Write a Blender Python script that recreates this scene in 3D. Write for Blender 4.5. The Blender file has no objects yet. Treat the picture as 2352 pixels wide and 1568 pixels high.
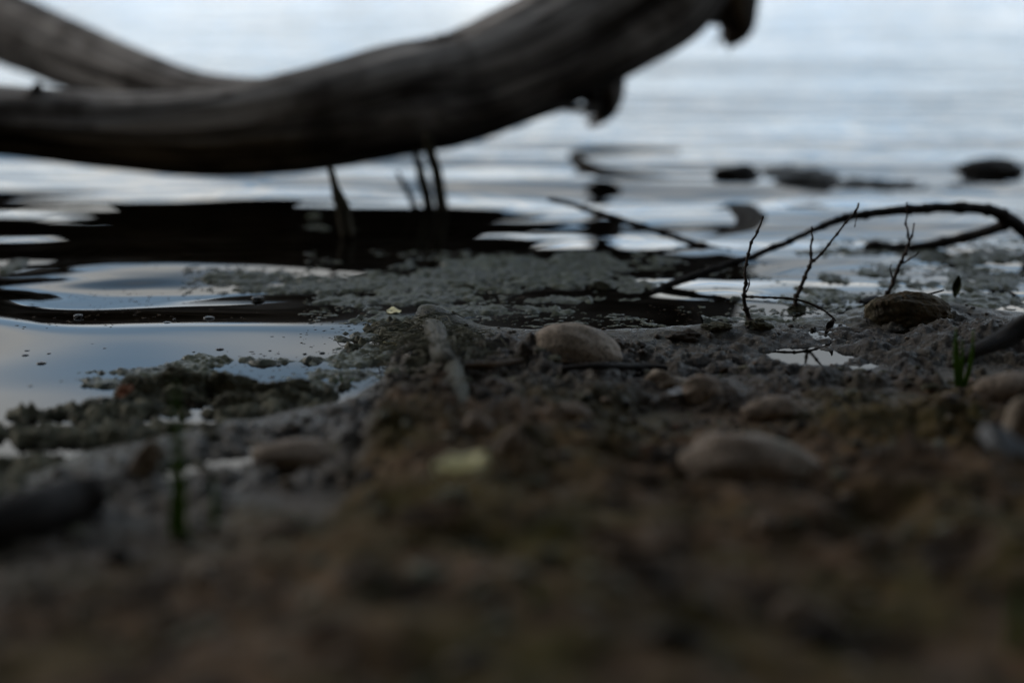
import bpy, bmesh, math, random
import numpy as np
from mathutils import Vector, Matrix
S = bpy.context.scene
COL = S.collection
PI = math.pi
random.seed(5)
rng = np.random.default_rng(11)

# ------------------------------------------------------------------ camera
CAM_H, PITCH, FOCAL = 0.30, math.radians(14.5), 60.0
W2, H2 = 2352.0, 1568.0
FPX = FOCAL / 36.0 * W2
cam_d = bpy.data.cameras.new("camera")
cam = bpy.data.objects.new("camera", cam_d)
COL.objects.link(cam)
cam.location = (0, 0, CAM_H)
cam.rotation_euler = (PI / 2 - PITCH, 0, 0)
cam_d.lens = FOCAL
cam_d.sensor_width = 36
cam_d.clip_start = 0.02
cam_d.clip_end = 3000
cam_d.dof.use_dof = True
cam_d.dof.focus_distance = 1.215
cam_d.dof.aperture_fstop = 2.35
S.camera = cam
S.view_settings.view_transform = 'Standard'
S.view_settings.look = 'None'
S.view_settings.gamma = 1
S.view_settings.exposure = 0.0
S.render.film_transparent = False
try:
    S.cycles.use_denoising = True
    S.cycles.denoiser = 'OPENIMAGEDENOISE'
except Exception:
    pass
S.cycles.max_bounces = 6
S.cycles.caustics_reflective = False
S.cycles.caustics_refractive = False

# ------------------------------------------------------------------ sky and sun
SUN_EL, SUN_AZ = math.radians(24), math.radians(-58)      # azimuth from +Y towards +X
wd = bpy.data.worlds.new("World")
S.world = wd
wd.use_nodes = True
nt = wd.node_tree
nt.nodes.clear()
def N(t, typ, **kw):
    n = t.nodes.new(typ)
    for k, v in kw.items():
        if k in n.inputs.keys() if isinstance(k, str) else False:
            n.inputs[k].default_value = v
        else:
            setattr(n, k, v)
    return n
def math_n(t, op, a, b=None, c=None, clamp=False):
    n = t.nodes.new('ShaderNodeMath'); n.operation = op; n.use_clamp = clamp
    for i, v in enumerate((a, b, c)):
        if v is None: continue
        if isinstance(v, (int, float)): n.inputs[i].default_value = v
        else: t.links.new(v, n.inputs[i])
    return n.outputs[0]
def mixc(t, fac, a, b, mode='MIX'):
    n = t.nodes.new('ShaderNodeMix'); n.data_type = 'RGBA'; n.blend_type = mode
    for i, v in ((0, fac), (6, a), (7, b)):
        if isinstance(v, (int, float)): n.inputs[i].default_value = v
        elif isinstance(v, tuple): n.inputs[i].default_value = (v + (1,))[:4]
        else: t.links.new(v, n.inputs[i])
    return n.outputs[2]
def ramp(t, fac, stops, interp='LINEAR'):
    n = t.nodes.new('ShaderNodeValToRGB'); n.color_ramp.interpolation = interp
    el = n.color_ramp.elements
    while len(el) < len(stops): el.new(0.5)
    for e, (p, c) in zip(el, stops):
        e.position = p
        e.color = (c, c, c, 1) if isinstance(c, (int, float)) else (c + (1,))[:4]
    t.links.new(fac, n.inputs[0])
    return n.outputs[0]
def noise_n(t, vec, scale, detail=4, rough=0.55, dist=0.0):
    n = t.nodes.new('ShaderNodeTexNoise'); n.inputs['Scale'].default_value = scale
    n.inputs['Detail'].default_value = detail; n.inputs['Roughness'].default_value = rough
    n.inputs['Distortion'].default_value = dist
    if vec is not None: t.links.new(vec, n.inputs['Vector'])
    return n.outputs[0]
def mapping(t, vec, scale=(1, 1, 1), loc=(0, 0, 0)):
    n = t.nodes.new('ShaderNodeMapping'); n.inputs['Scale'].default_value = scale
    n.inputs['Location'].default_value = loc
    t.links.new(vec, n.inputs['Vector'])
    return n.outputs[0]

tc = nt.nodes.new('ShaderNodeTexCoord')
sky = nt.nodes.new('ShaderNodeTexSky'); sky.sky_type = 'NISHITA'; sky.sun_disc = False
sky.sun_elevation = SUN_EL; sky.sun_rotation = SUN_AZ
sky.air_density = 1.3; sky.dust_density = 2.0; sky.ozone_density = 2.0
sep = nt.nodes.new('ShaderNodeSeparateXYZ'); nt.links.new(tc.outputs['Generated'], sep.inputs[0])
zz = math_n(nt, 'ADD', math_n(nt, 'MAXIMUM', sep.outputs[2], 0.0), 0.10)
comb = nt.nodes.new('ShaderNodeCombineXYZ')
nt.links.new(math_n(nt, 'DIVIDE', sep.outputs[0], zz), comb.inputs[0])
nt.links.new(math_n(nt, 'DIVIDE', sep.outputs[1], zz), comb.inputs[1])
cl = noise_n(nt, mapping(nt, comb.outputs[0], (0.8, 1.3, 1), (3.1, 1.7, 0)), 1.0, 5, 0.5, 0.3)
cl2 = noise_n(nt, mapping(nt, comb.outputs[0], (0.9, 1.9, 1), (7.4, 5.2, 0)), 1.0, 3, 0.5)
cloudcol = mixc(nt, ramp(nt, cl2, [(0.42, 0.0), (0.60, 1.0)]), (8.0, 12.4, 17.6), (23.5, 23.8, 23.4))
mask = ramp(nt, cl, [(0.30, 0.30), (0.62, 1.0)])
skymix = mixc(nt, mask, sky.outputs[0], cloudcol)
skymix = mixc(nt, 1.0, skymix, ramp(nt, sep.outputs[2], [(0.0, 1.0), (.10, .95), (.24, .62), (.45, .46), (.80, .14)]), 'MULTIPLY')
bg = nt.nodes.new('ShaderNodeBackground'); bg.inputs['Strength'].default_value = 0.10
nt.links.new(skymix, bg.inputs[0])
wo = nt.nodes.new('ShaderNodeOutputWorld'); nt.links.new(bg.outputs[0], wo.inputs[0])

sun_d = bpy.data.lights.new("sun", 'SUN'); sun_d.energy = 0.85; sun_d.angle = math.radians(16)
sun_d.color = (1.0, 0.90, 0.78)
sun = bpy.data.objects.new("sun", sun_d); COL.objects.link(sun)
dirv = Vector((math.sin(SUN_AZ) * math.cos(SUN_EL), math.cos(SUN_AZ) * math.cos(SUN_EL), math.sin(SUN_EL)))
sun.rotation_euler = dirv.to_track_quat('Z', 'Y').to_euler()
sun.location = (0, 0, 5)

# ------------------------------------------------------------------ noise
_T = rng.random((256, 256))
def vn(x, y):
    xi = np.floor(x).astype(int); yi = np.floor(y).astype(int)
    fx = x - xi; fy = y - yi
    fx = fx * fx * fx * (fx * (fx * 6 - 15) + 10); fy = fy * fy * fy * (fy * (fy * 6 - 15) + 10)
    a = _T[xi & 255, yi & 255]; b = _T[(xi + 1) & 255, yi & 255]
    c = _T[xi & 255, (yi + 1) & 255]; d = _T[(xi + 1) & 255, (yi + 1) & 255]
    return (a * (1 - fx) + b * fx) * (1 - fy) + (c * (1 - fx) + d * fx) * fy
def fbm(x, y, f, o=4, g=0.5, seed=0.0):
    x = np.asarray(x, float); y = np.asarray(y, float)
    s = 0; a = 1; t = 0; ca, sa = math.cos(0.6), math.sin(0.6)
    px_, py_ = x * f + seed * 17.3, y * f + seed * 9.1
    for i in range(o):
        s = s + a * (vn(px_, py_) - 0.5) * 2; t += a; a *= g
        px_, py_ = (px_ * ca - py_ * sa) * 2.03 + 31.7, (px_ * sa + py_ * ca) * 2.03 + 11.3
    return s / t
def sstep(a, b, x):
    t = np.clip((x - a) / (b - a), 0, 1); return t * t * (3 - 2 * t)

# ------------------------------------------------------------------ from a place seen in the photo to a point on the ground
cp, sp = math.cos(PITCH), math.sin(PITCH)
def ray(X, Y):
    u = (X - W2 / 2) / FPX; v = -(Y - H2 / 2) / FPX
    return np.array([u, cp + v * sp, -sp + v * cp])
def at_z(X, Y, z=0.0):
    r = ray(X, Y); t = (z - CAM_H) / r[2]; return Vector((r[0] * t, r[1] * t, z))
def at_y(X, Y, y):
    r = ray(X, Y); t = y / r[1]; return Vector((r[0] * t, y, CAM_H + r[2] * t))
def mpp(y):                                  # metres for one reference pixel at distance y
    return y / FPX * 1.02

# ------------------------------------------------------------------ terrain height
_sh = [at_z(X, Y) for X, Y in [(-500, 1230), (0, 1110), (200, 1050), (400, 995), (560, 960), (700, 935), (820, 905), (885, 860), (915, 800), (965, 748), (1100, 752), (1250, 758), (1480, 762), (1600, 752), (1750, 735), (1950, 712), (2200, 705), (2352, 715), (2800, 690)]]
SX = np.array([p.x for p in _sh]); SY = np.array([p.y for p in _sh])
def blob(x, y, X, Y, rx, ry, z=0.0):         # soft ellipse on the ground
    c = at_z(X, Y, z); ax = rx * mpp(c.y); k = c.y / CAM_H
    ay = ry * mpp(c.y) * math.hypot(1, k)
    return np.exp(-(((x - c.x) / ax) ** 2 + ((y - c.y) / ay) ** 2))
MOUNDS = [(880, 775, 50, 14, .004), (985, 752, 75, 13, .015),
          (930, 790, 60, 14, .006), (1330, 822, 140, 16, .004), (2090, 720, 130, 22, .010), (1600, 775, 130, 14, .006),
          (1280, 840, 150, 10, .006),  (2280, 800, 110, 30, .015), (1790, 845, 60, 8, .004), (1000, 835, 60, 40, .004),]
PITS = [(1850, 824, 92, 19, .018), (1172, 808, 36, 9, .014), (1420, 822, 75, 7, .014), (1250, 828, 60, 6, .008), (1880, 690, 60, 12, .004), (1400, 870, 90, 9, .010), (1500, 905, 60, 8, .008),
        (520, 1085, 110, 24, .034), (700, 1150, 100, 22, .030), (120, 1160, 200, 30, .003), (1610, 1005, 55, 12, .014), (1640, 960, 40, 8, .010), (420, 1265, 140, 28, .032), (1280, 1180, 60, 20, .008),
        (660, 935, 60, 7, .006), (1900, 720, 26, 4, .004), (2100, 940, 70, 10, .010), (1330, 985, 40, 10, .010), (2000, 1225, 90, 24, .028), (1290, 1455, 60, 30, .02), (1950, 1300, 70, 25, .012), (1600, 1150, 60, 18, .01)]
def ground(x, y, fine=True):
    x = np.asarray(x, float); y = np.asarray(y, float)
    ys = np.interp(x, SX, SY) + fbm(x, y, 14, 3, .5, 2) * 0.02
    d = ys - y
    pud = np.clip(1.3 * blob(x, y, 1850, 822, 100, 21), 0, 1)
    z = np.where(d > 0, 0.004 * (1 - np.exp(-d / 0.02)) + 0.055 * np.maximum(d - (.06 + .11 * sstep(0, .15, x) + .07 * sstep(-.10, -.20, x)), 0), np.maximum(d * 0.22, -0.35 + 0.002 * d))
    z = np.where(d > 0.7, z + 0.10 * (d - 0.7) ** 1.2 * (d > 0.7) if False else z + 0.08 * np.maximum(d - 0.7, 0), z)
    land = sstep(-0.03, 0.05, d)
    for X, Y, rx, ry, h in MOUNDS: z = z + h * blob(x, y, X, Y, rx, ry)
    for X, Y, rx, ry, h in PITS: z = z - h * blob(x, y, X, Y, rx, ry)
    z = np.where((d > .10) & (pud < .05), np.maximum(z, .0015), z)
    z = z + land * 0.008 * fbm(x, y, 9, 3, .5, 3) + sstep(.05, .25, d) * (1 - .2 * blob(x, y, 100, 1040, 420, 80)) * (.010 * fbm(x, y, 17, 2, .5, 9) + .006 * np.minimum(fbm(x, y, 34, 2, .5, 10), .1))
    if fine:
        near = np.exp(-np.maximum(np.abs(y - 0.95) - 0.5, 0) * 3)
        rough = (sstep(0.0, 0.10, d) * 0.8 + 0.30) * (.40 + .60 * sstep(.72, .96, y))
        r = 1 - np.abs(fbm(x, y, 38, 4, .55, 4)) * 2.0
        lump = np.maximum(fbm(x, y, 62, 3, .5, 5), -0.15)
        calm = 1 - .92 * pud - .30 * blob(x, y, 1850, 775, 400, 60) * (1 - pud) - .2 * blob(x, y, 150, 1010, 420, 60)
        bil = np.abs(fbm(x, y, 30, 4, .5, 7)) * 2 - .35
        z = z + land * near * rough * calm * (.0042 * bil + 0.0036 * (r - 0.55) + 0.0052 * lump + 0.0058 * fbm(x, y, 105, 4, .74, 6))
    z = np.where((d > .13) & (pud < .05), np.maximum(z, .0008), z)
    return z
def g1(x, y): return float(ground(np.array([x]), np.array([y]), False)[0])
def G(X, Y):                                 # ray meets the bank
    r = ray(X, Y); t = np.arange(.35, 4.0, .002)
    z = np.maximum(ground(r[0] * t, r[1] * t, True), 0.0)
    k = int(np.argmax(CAM_H + r[2] * t <= z)); k = k if CAM_H + r[2] * t[k] <= z[k] else len(t) - 1
    return Vector((r[0] * t[k], r[1] * t[k], float(z[k])))

# ------------------------------------------------------------------ mesh helpers
def link(name, me, mat=None, parent=None):
    o = bpy.data.objects.new(name, me); COL.objects.link(o)
    if mat is not None: me.materials.append(mat)
    if parent is not None: o.parent = parent
    return o
def tag(o, label=None, cat=None, group=None, kind=None):
    if label: o['label'] = label
    if cat: o['category'] = cat
    if group: o['group'] = group
    if kind: o['kind'] = kind
    return o
def empty(name, loc):
    o = bpy.data.objects.new(name, None); COL.objects.link(o); o.location = loc; o.empty_display_size = .02
    return o
def raw_mesh(name, V, F, smooth=True, uv=None, attrs=None):
    """V (n,3), F (m,k) arrays, every face with k corners"""
    V = np.asarray(V, np.float32); F = np.asarray(F, np.int32); k = F.shape[1]
    me = bpy.data.meshes.new(name)
    me.vertices.add(len(V)); me.vertices.foreach_set('co', V.ravel())
    me.loops.add(F.size); me.loops.foreach_set('vertex_index', F.ravel())
    me.polygons.add(len(F)); me.polygons.foreach_set('loop_start', np.arange(len(F), dtype=np.int32) * k)
    me.polygons.foreach_set('loop_total', np.full(len(F), k, np.int32))
    if uv is not None:
        l = me.uv_layers.new(name='UVMap'); l.data.foreach_set('uv', np.asarray(uv, np.float32)[F.ravel()].ravel())
    for an, av in (attrs or {}).items():
        a = me.attributes.new(an, 'FLOAT', 'POINT'); a.data.foreach_set('value', np.asarray(av, np.float32))
    me.update(calc_edges=True)
    me.polygons.foreach_set('use_smooth', np.full(len(F), smooth))
    return me
def grid_faces(nx, ny, wrap=False):
    i = np.arange(nx - (0 if wrap else 1)); j = np.arange(ny - 1)
    I, J = np.meshgrid(i, j); I = I.ravel(); J = J.ravel(); I2 = (I + 1) % nx
    return np.stack([J * nx + I, J * nx + I2, (J + 1) * nx + I2, (J + 1) * nx + I], 1)
def axis(pts, steps):                        # piecewise spacing
    out = [pts[0]]
    for a, b, s in zip(pts[:-1], pts[1:], steps):
        n = max(1, int(round((b - a) / s))); out += list(np.linspace(a, b, n + 1)[1:])
    return np.array(out)
def catmull(P, R, step):
    P = [np.array(p, float) for p in P]; n = len(P)
    out, rad = [], []
    for i in range(n - 1):
        p0 = P[max(i - 1, 0)]; p1 = P[i]; p2 = P[i + 1]; p3 = P[min(i + 2, n - 1)]
        m = max(2, int(np.linalg.norm(p2 - p1) / step))
        for k in range(m):
            t = k / m
            out.append(0.5 * ((2 * p1) + (-p0 + p2) * t + (2 * p0 - 5 * p1 + 4 * p2 - p3) * t * t + (-p0 + 3 * p1 - 3 * p2 + p3) * t ** 3))
            rad.append(R[i] * (1 - t) + R[i + 1] * t)
    out.append(P[-1]); rad.append(R[-1])
    return np.array(out), np.array(rad)
class MB:
    """collects quads of one mesh"""
    def __init__(s): s.V = []; s.F = []; s.U = []; s.n = 0
    def add(s, V, F, U=None):
        V = np.asarray(V, float); F = np.asarray(F); s.V.append(V); s.F.append(F + s.n); s.n += len(V)
        s.U.append(np.zeros((len(V), 2)) if U is None else U)
    def build(s, name, mat, parent=None, smooth=True):
        me = raw_mesh(name, np.concatenate(s.V), np.concatenate(s.F), smooth, np.concatenate(s.U))
        return link(name, me, mat, parent)
def add_tube(mb, P, R, step=0.004, seg=10, bump=0.0, freq=60, seed=0, origin=(0, 0, 0), nodes=0.0, nodelen=0.02, flat=1.0, wob=0.0):
    C, r = catmull(P, R, step)
    if wob:
        q_ = np.arange(len(C)) * step
        C = C + wob * np.stack([fbm(q_, q_ * 0 + seed, 90, 3, .6, seed), fbm(q_, q_ * 0 - seed, 90, 3, .6, seed + 2), .6 * fbm(q_, q_ * 0 + 2 * seed, 90, 3, .6, seed + 4)], 1)
    T = np.gradient(C, axis=0); T /= np.linalg.norm(T, axis=1)[:, None] + 1e-12
    up = np.array([0, 0, 1.0]) if abs(T[0][2]) < .9 else np.array([0, 1.0, 0])
    nrm = np.cross(T[0], up); nrm /= np.linalg.norm(nrm); Ns = [nrm]
    for i in range(1, len(C)):
        v = Ns[-1] - T[i] * np.dot(Ns[-1], T[i]); Ns.append(v / np.linalg.norm(v))
    Ns = np.array(Ns); B = np.cross(T, Ns)
    L = np.concatenate([[0], np.cumsum(np.linalg.norm(np.diff(C, axis=0), axis=1))])
    a = np.arange(seg) / seg * 2 * PI
    if nodes:
        ph = (L / nodelen + 0.25 * np.sin(L * 90 + seed)) % 1.0
        r = r * (1 + nodes * np.exp(-((ph - .5) / .09) ** 2))
    A, LL = np.meshgrid(a, L)
    rr = r[:, None] * np.ones_like(A)
    if bump:
        rr = rr * (1 + bump * fbm(np.cos(A) * 1.3 + LL * freq * .35 + seed, np.sin(A) * 1.3 + seed * 3.3, 1.0, 4, .55, seed)
                     + bump * .6 * fbm(A / (2 * PI) * 8 * 1.0 + seed, LL * freq * .12, 1.0, 3, .5, seed + 1) * np.sin(A / 2) ** .5)
    V = C[:, None, :] + Ns[:, None, :] * (np.cos(A) * rr)[..., None] + B[:, None, :] * (np.sin(A) * rr * flat)[..., None]
    V = V.reshape(-1, 3)
    F = grid_faces(seg, len(C), True)
    U = np.stack([A.ravel() / (2 * PI), LL.ravel()], 1)
    n0 = len(V)
    V = np.vstack([V, C[0] - T[0] * r[0] * .35, C[-1] + T[-1] * r[-1] * .5]); U = np.vstack([U, [0.5, 0], [0.5, L[-1]]])
    e = (len(C) - 1) * seg; caps = []
    for k in range(0, seg, 2):
        caps.append([n0, (k + 2) % seg, (k + 1) % seg, k])
        caps.append([n0 + 1, e + k, e + (k + 1) % seg, e + (k + 2) % seg])
    mb.add(V - np.array(origin), np.vstack([F, caps]), U)
_ico = {}
def ico(sub):
    if sub not in _ico:
        bm = bmesh.new(); bmesh.ops.create_icosphere(bm, subdivisions=sub, radius=1)
        V = np.array([v.co[:] for v in bm.verts]); F = np.array([[v.index for v in f.verts] for f in bm.faces]); bm.free()
        _ico[sub] = (V, F)
    return _ico[sub]
def rock_shape(sub, size, seed, rough=0.16, fine=0.02, flatb=1.0):
    V, F = ico(sub)
    n = fbm(V[:, 0] * 1.1 + seed, V[:, 1] * 1.1 + V[:, 2] * 1.7 + seed * 2, 1.0, 3, .45, seed) + fbm(V[:, 2] * 1.2 - seed, V[:, 0] * 1.3 + V[:, 1], 1.0, 2, .5, seed + 3)
    m = fbm(V[:, 0] * 9 + V[:, 2] * 3 + seed, V[:, 1] * 9 - V[:, 2] * 5, 1.0, 3, .6, seed + 5)
    W = V * (1 + rough * n + fine * m)[:, None]
    W = W * np.array(size)
    return W, F

# ------------------------------------------------------------------ materials
def new_mat(name):
    m = bpy.data.materials.new(name); m.use_nodes = True; t = m.node_tree
    b = t.nodes['Principled BSDF']; return m, t, b
def objco(t): return t.nodes.new('ShaderNodeTexCoord').outputs['Object']
def bump_n(t, b, h, strength, dist=0.001):
    n = t.nodes.new('ShaderNodeBump'); n.inputs['Strength'].default_value = strength; n.inputs['Distance'].default_value = dist
    t.links.new(h, n.inputs['Height']); t.links.new(n.outputs[0], b.inputs['Normal'])
def attr_n(t, name):
    n = t.nodes.new('ShaderNodeAttribute'); n.attribute_name = name; return n.outputs['Fac']

def mat_ground():
    m, t, b = new_mat('mud'); co = objco(t)
    n1 = noise_n(t, co, 26, 6, .6); n2 = noise_n(t, co, 130, 5, .65); n3 = noise_n(t, mapping(t, co, (1, 1, 1), (3, 1, 7)), 11, 4, .6)
    brown = mixc(t, ramp(t, n1, [(.35, 0.), (.68, 1.)]), (.018, .012, .007), (.225, .148, .094))
    grey = mixc(t, ramp(t, n2, [(.35, 0.), (.7, 1.)]), (.006, .0045, .0036), (.080, .061, .048))
    c = mixc(t, attr_n(t, 'wet'), brown, grey)
    mossm = math_n(t, 'MULTIPLY', ramp(t, n3, [(.44, 0.), (.60, .9)]), attr_n(t, 'moss'))
    c = mixc(t, mossm, c, mixc(t, n2, (.045, .045, .006), (.125, .110, .022)))
    sl = mixc(t, ramp(t, n2, [(.4, 0.), (.65, 1.)]), (.014, .016, .007), (.13, .135, .088))
    c = mixc(t, attr_n(t, 'slime'), c, sl)
    c = mixc(t, math_n(t, 'MULTIPLY', ramp(t, noise_n(t, co, 330, 3, .6), [(.62, 0.), (.72, 1.)]), .5), c, (.17, .13, .10))
    c = mixc(t, attr_n(t, 'shade_bank'), c, (.010, .012, .006))  # near-black tone of the added unseen bank, keeps its bounce light low
    t.links.new(c, b.inputs['Base Color'])
    rr = math_n(t, 'ADD', ramp(t, n2, [(.36, .13), (.62, .58)]), math_n(t, 'MULTIPLY', math_n(t, 'SUBTRACT', 1.0, attr_n(t, 'wet')), .40))
    t.links.new(math_n(t, 'ADD', .05, math_n(t, 'MULTIPLY', attr_n(t, 'wet'), .40)), b.inputs['Specular IOR Level'])
    t.links.new(rr, b.inputs['Roughness'])
    bump_n(t, b, noise_n(t, co, 330, 6, .75), 1.0, .0028)
    return m
def mat_algae():
    m, t, b = new_mat('algae'); co = objco(t)
    n2 = noise_n(t, co, 150, 5, .65); n1 = noise_n(t, co, 22, 3, .5)
    c = mixc(t, ramp(t, n2, [(.32, 0.), (.68, 1.)]), (.005, .007, .002), (.082, .095, .054))
    c = mixc(t, ramp(t, n1, [(.48, 0.), (.66, .8)]), c, (.055, .062, .020))
    t.links.new(c, b.inputs['Base Color'])
    t.links.new(ramp(t, n2, [(.3, .2), (.7, .55)]), b.inputs['Roughness'])
    bump_n(t, b, noise_n(t, mapping(t, co, (1, .7, 1)), 380, 4, .7), .8, .001)
    return m
def mat_water():
    m, t, b = new_mat('water'); co = objco(t)
    b.inputs['Base Color'].default_value = (.0035, .0028, .002, 1)
    b.inputs['IOR'].default_value = 1.33; b.inputs['Roughness'].default_value = .01
    sp_ = t.nodes.new('ShaderNodeSeparateXYZ'); t.links.new(co, sp_.inputs[0])
    far = ramp(t, math_n(t, 'DIVIDE', sp_.outputs[1], 10.0), [(.17, 0.), (.45, 1.)])
    w1 = noise_n(t, mapping(t, co, (1.5, 4.6, 1)), 1.0, 4, .55, .4)
    w2 = noise_n(t, mapping(t, co, (3.0, 15., 1)), 1.0, 2, .5)
    h = math_n(t, 'ADD', math_n(t, 'MULTIPLY', w1, .022), math_n(t, 'MULTIPLY', w2, .008))
    h = math_n(t, 'MULTIPLY', h, far)
    n = t.nodes.new('ShaderNodeBump'); n.inputs['Strength'].default_value = 1; n.inputs['Distance'].default_value = 1.0
    t.links.new(h, n.inputs['Height']); t.links.new(n.outputs[0], b.inputs['Normal'])
    return m
def mat_wood(name, dark, light, tint, grain=1.0, rough=.8, gl=(14, 3.0)):
    m, t, b = new_mat(name)
    uv = t.nodes.new('ShaderNodeTexCoord').outputs['UV']; co = objco(t)
    g = noise_n(t, mapping(t, uv, (gl[0], gl[1], 1)), 1.0, 6, .65, .6)
    p = noise_n(t, co, 9, 4, .6, .4)
    c = mixc(t, ramp(t, g, [(.40, 0.), (.62, 1.)]), dark, light)
    c = mixc(t, ramp(t, p, [(.45, 0.), (.62, .75)]), c, tint)
    cr = noise_n(t, mapping(t, uv, (gl[0] * 1.6, gl[1] * .7, 1), (3, 5, 0)), 1.0, 3, .5, 1.2)
    crk = ramp(t, math_n(t, 'ABSOLUTE', math_n(t, 'SUBTRACT', cr, .5)), [(.0, 1.), (.022, 0.)])
    c = mixc(t, math_n(t, 'MULTIPLY', crk, .85), c, (.012, .009, .008))
    t.links.new(c, b.inputs['Base Color']); b.inputs['Roughness'].default_value = rough
    b.inputs['Specular IOR Level'].default_value = .08
    bump_n(t, b, math_n(t, 'ADD', g, math_n(t, 'MULTIPLY', p, .5)), grain, .007)
    return m
def mat_plain(name, c1, c2, scale=120, rough=.6, bump=.6, bscale=None, spec=.15, dist=.0008):
    m, t, b = new_mat(name); co = objco(t)
    n = noise_n(t, co, scale, 5, .6)
    t.links.new(mixc(t, ramp(t, n, [(.33, 0.), (.67, 1.)]), c1, c2), b.inputs['Base Color'])
    b.inputs['Roughness'].default_value = rough; b.inputs['Specular IOR Level'].default_value = spec
    bump_n(t, b, noise_n(t, co, bscale or scale * 3, 4, .65), bump, dist)
    return m
def mat_stone(name, c1, c2, c3, scale=60):
    m, t, b = new_mat(name); co = objco(t)
    n = noise_n(t, co, scale, 6, .6); f = noise_n(t, co, scale * 9, 3, .6)
    c = mixc(t, ramp(t, n, [(.33, 0.), (.67, 1.)]), c1, c2)
    c = mixc(t, ramp(t, f, [(.55, 0.), (.63, 1.)]), c, c3)
    c = mixc(t, ramp(t, noise_n(t, mapping(t, co, (1, 1, 1), (.3, .2, .1)), scale * .5, 3, .5), [(.52, 0.), (.65, .6)]), c, (.17, .15, .10))
    t.links.new(c, b.inputs['Base Color']); b.inputs['Roughness'].default_value = .62; b.inputs['Specular IOR Level'].default_value = .15
    bump_n(t, b, math_n(t, 'ADD', f, n), .7, .0012)
    return m
M_ground = mat_ground(); M_algae = mat_algae(); M_water = mat_water()
M_log = mat_wood('weathered_wood', (.030, .025, .022), (.62, .57, .535), (.030, .022, .018), 1.0, gl=(7, 1.5))
M_log2 = mat_wood('reflected_wood', (.018, .015, .013), (.11, .095, .08), (.03, .022, .016), .8)
M_stick = mat_wood('dead_stick', (.020, .018, .012), (.085, .070, .050), (.045, .050, .020), .6, .8, (4, 14))
M_bark = mat_plain('dark_bark', (.005, .004, .004), (.026, .020, .017), 160, .7, .8, spec=.2)
M_twig = mat_plain('twig_bark', (.012, .008, .006), (.055, .038, .028), 240, .6, .7)
M_twigtip = mat_plain('twig_tip', (.12, .10, .08), (.30, .27, .22), 240, .6, .4)
M_stone = mat_stone('tan_stone', (.17, .135, .10), (.36, .295, .235), (.06, .045, .035))
M_stone2 = mat_stone('brown_stone', (.15, .115, .088), (.30, .235, .185), (.05, .04, .03), 40)
M_rockm = mat_stone('mossy_rock', (.016, .012, .006), (.10, .068, .034), (.03, .028, .015), 50)
M_rockd = mat_plain('wet_dark_rock', (.012, .010, .008), (.06, .052, .045), 40, .5, .9)
M_crumb = mat_plain('mud_crumb', (.022, .017, .013), (.085, .068, .055), 90, .55, .8)
M_dark = mat_plain('humus', (.004, .003, .002), (.022, .015, .010), 60, .8, .8, spec=.2)
M_litter = mat_plain('leaf_litter', (.035, .022, .014), (.13, .085, .05), 45, .6, .5)
M_grass = mat_plain('green_blade', (.06, .17, .02), (.13, .32, .04), 30, .5, .2)
M_mossg = mat_plain('moss', (.012, .013, .006), (.17, .165, .115), 75, .6, 1.0, 260, dist=.0022)
M_strand = mat_plain('algae_strand', (.05, .052, .032), (.15, .145, .10), 120, .5, .3)
M_yleaf = mat_plain('yellow_leaf', (.72, .68, .42), (.88, .84, .58), 60, .55, .3)
M_pleaf = mat_plain('pale_leaf', (.16, .17, .19), (.28, .29, .30), 60, .5, .3)
M_rust = mat_plain('rust_leaf', (.11, .035, .012), (.19, .07, .03), 80, .6, .3)
M_rustd = mat_plain('dead_leaf_flakes', (.05, .022, .010), (.12, .06, .03), 80, .6, .3)
M_dleaf = mat_plain('dark_green_leaf', (.015, .018, .006), (.05, .06, .02), 80, .5, .3)
M_olog = mat_wood('algae_coated_wood', (.030, .028, .020), (.15, .142, .118), (.05, .050, .028), .8, .5, (5, 9))
M_canopy = mat_plain('bank_vegetation', (.010, .012, .005), (.035, .04, .015), 2, .9, .5)
mb_, tb_, bb_ = new_mat('bubble_film')
bb_.inputs['Base Color'].default_value = (.012, .010, .008, 1); bb_.inputs['Roughness'].default_value = .03; bb_.inputs['IOR'].default_value = 1.36
M_bubble = mb_

# ------------------------------------------------------------------ ground sheet
xs = axis([-900, -60, -8, -1.2, -.62, .62, 1.2, 8, 60, 900], [210, 8, .6, .012, .0019, .012, .6, 8, 210])
ys = axis([-900, -60, -8, 0.2, .62, .98, 1.34, 2.2, 9, 60, 900], [210, 8, .25, .008, .003, .0015, .015, .4, 8, 210])
X, Y = np.meshgrid(xs, ys)
Z = ground(X, Y)
hb = np.maximum(-1.0 - Y, 0)
Z = Z + 14.0 * (1 - np.exp(-hb / 2.2)) * (1 + .25 * fbm(X, Y, .5, 4, .6, 15)) + .5 * fbm(X, Y, 1.2, 3, .5, 16) * sstep(0, 2, hb)  # steep unseen rise added behind the camera to block sky light
d = np.interp(X, SX, SY) - Y
wet = np.clip(sstep(.34, .08, d) + 0.30 * blob(X, Y, 150, 1050, 450, 70) + .25 * blob(X, Y, 1900, 850, 500, 60) , 0, 1)
moss = np.clip(sstep(.12, .26, d) * .38 + .08 + .12 * sstep(.3, .5, d), 0, 1)
shade_bank = sstep(.1, .8, hb)
slime = np.clip(sstep(.08, .0, d) * sstep(-.02, .0, d + .02) * .35 + .9 * blob(X, Y, 400, 905, 300, 35) + .5 * blob(X, Y, 120, 1040, 330, 75) + .9 * blob(X, Y, 960, 770, 110, 36)
                + .6 * blob(X, Y, 1750, 738, 140, 12) + .4 * blob(X, Y, 1900, 700, 100, 20), 0, 1)
slime = np.clip(slime * (1 + 1.6 * fbm(X, Y, 34, 4, .6, 8)), 0, 1)
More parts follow.
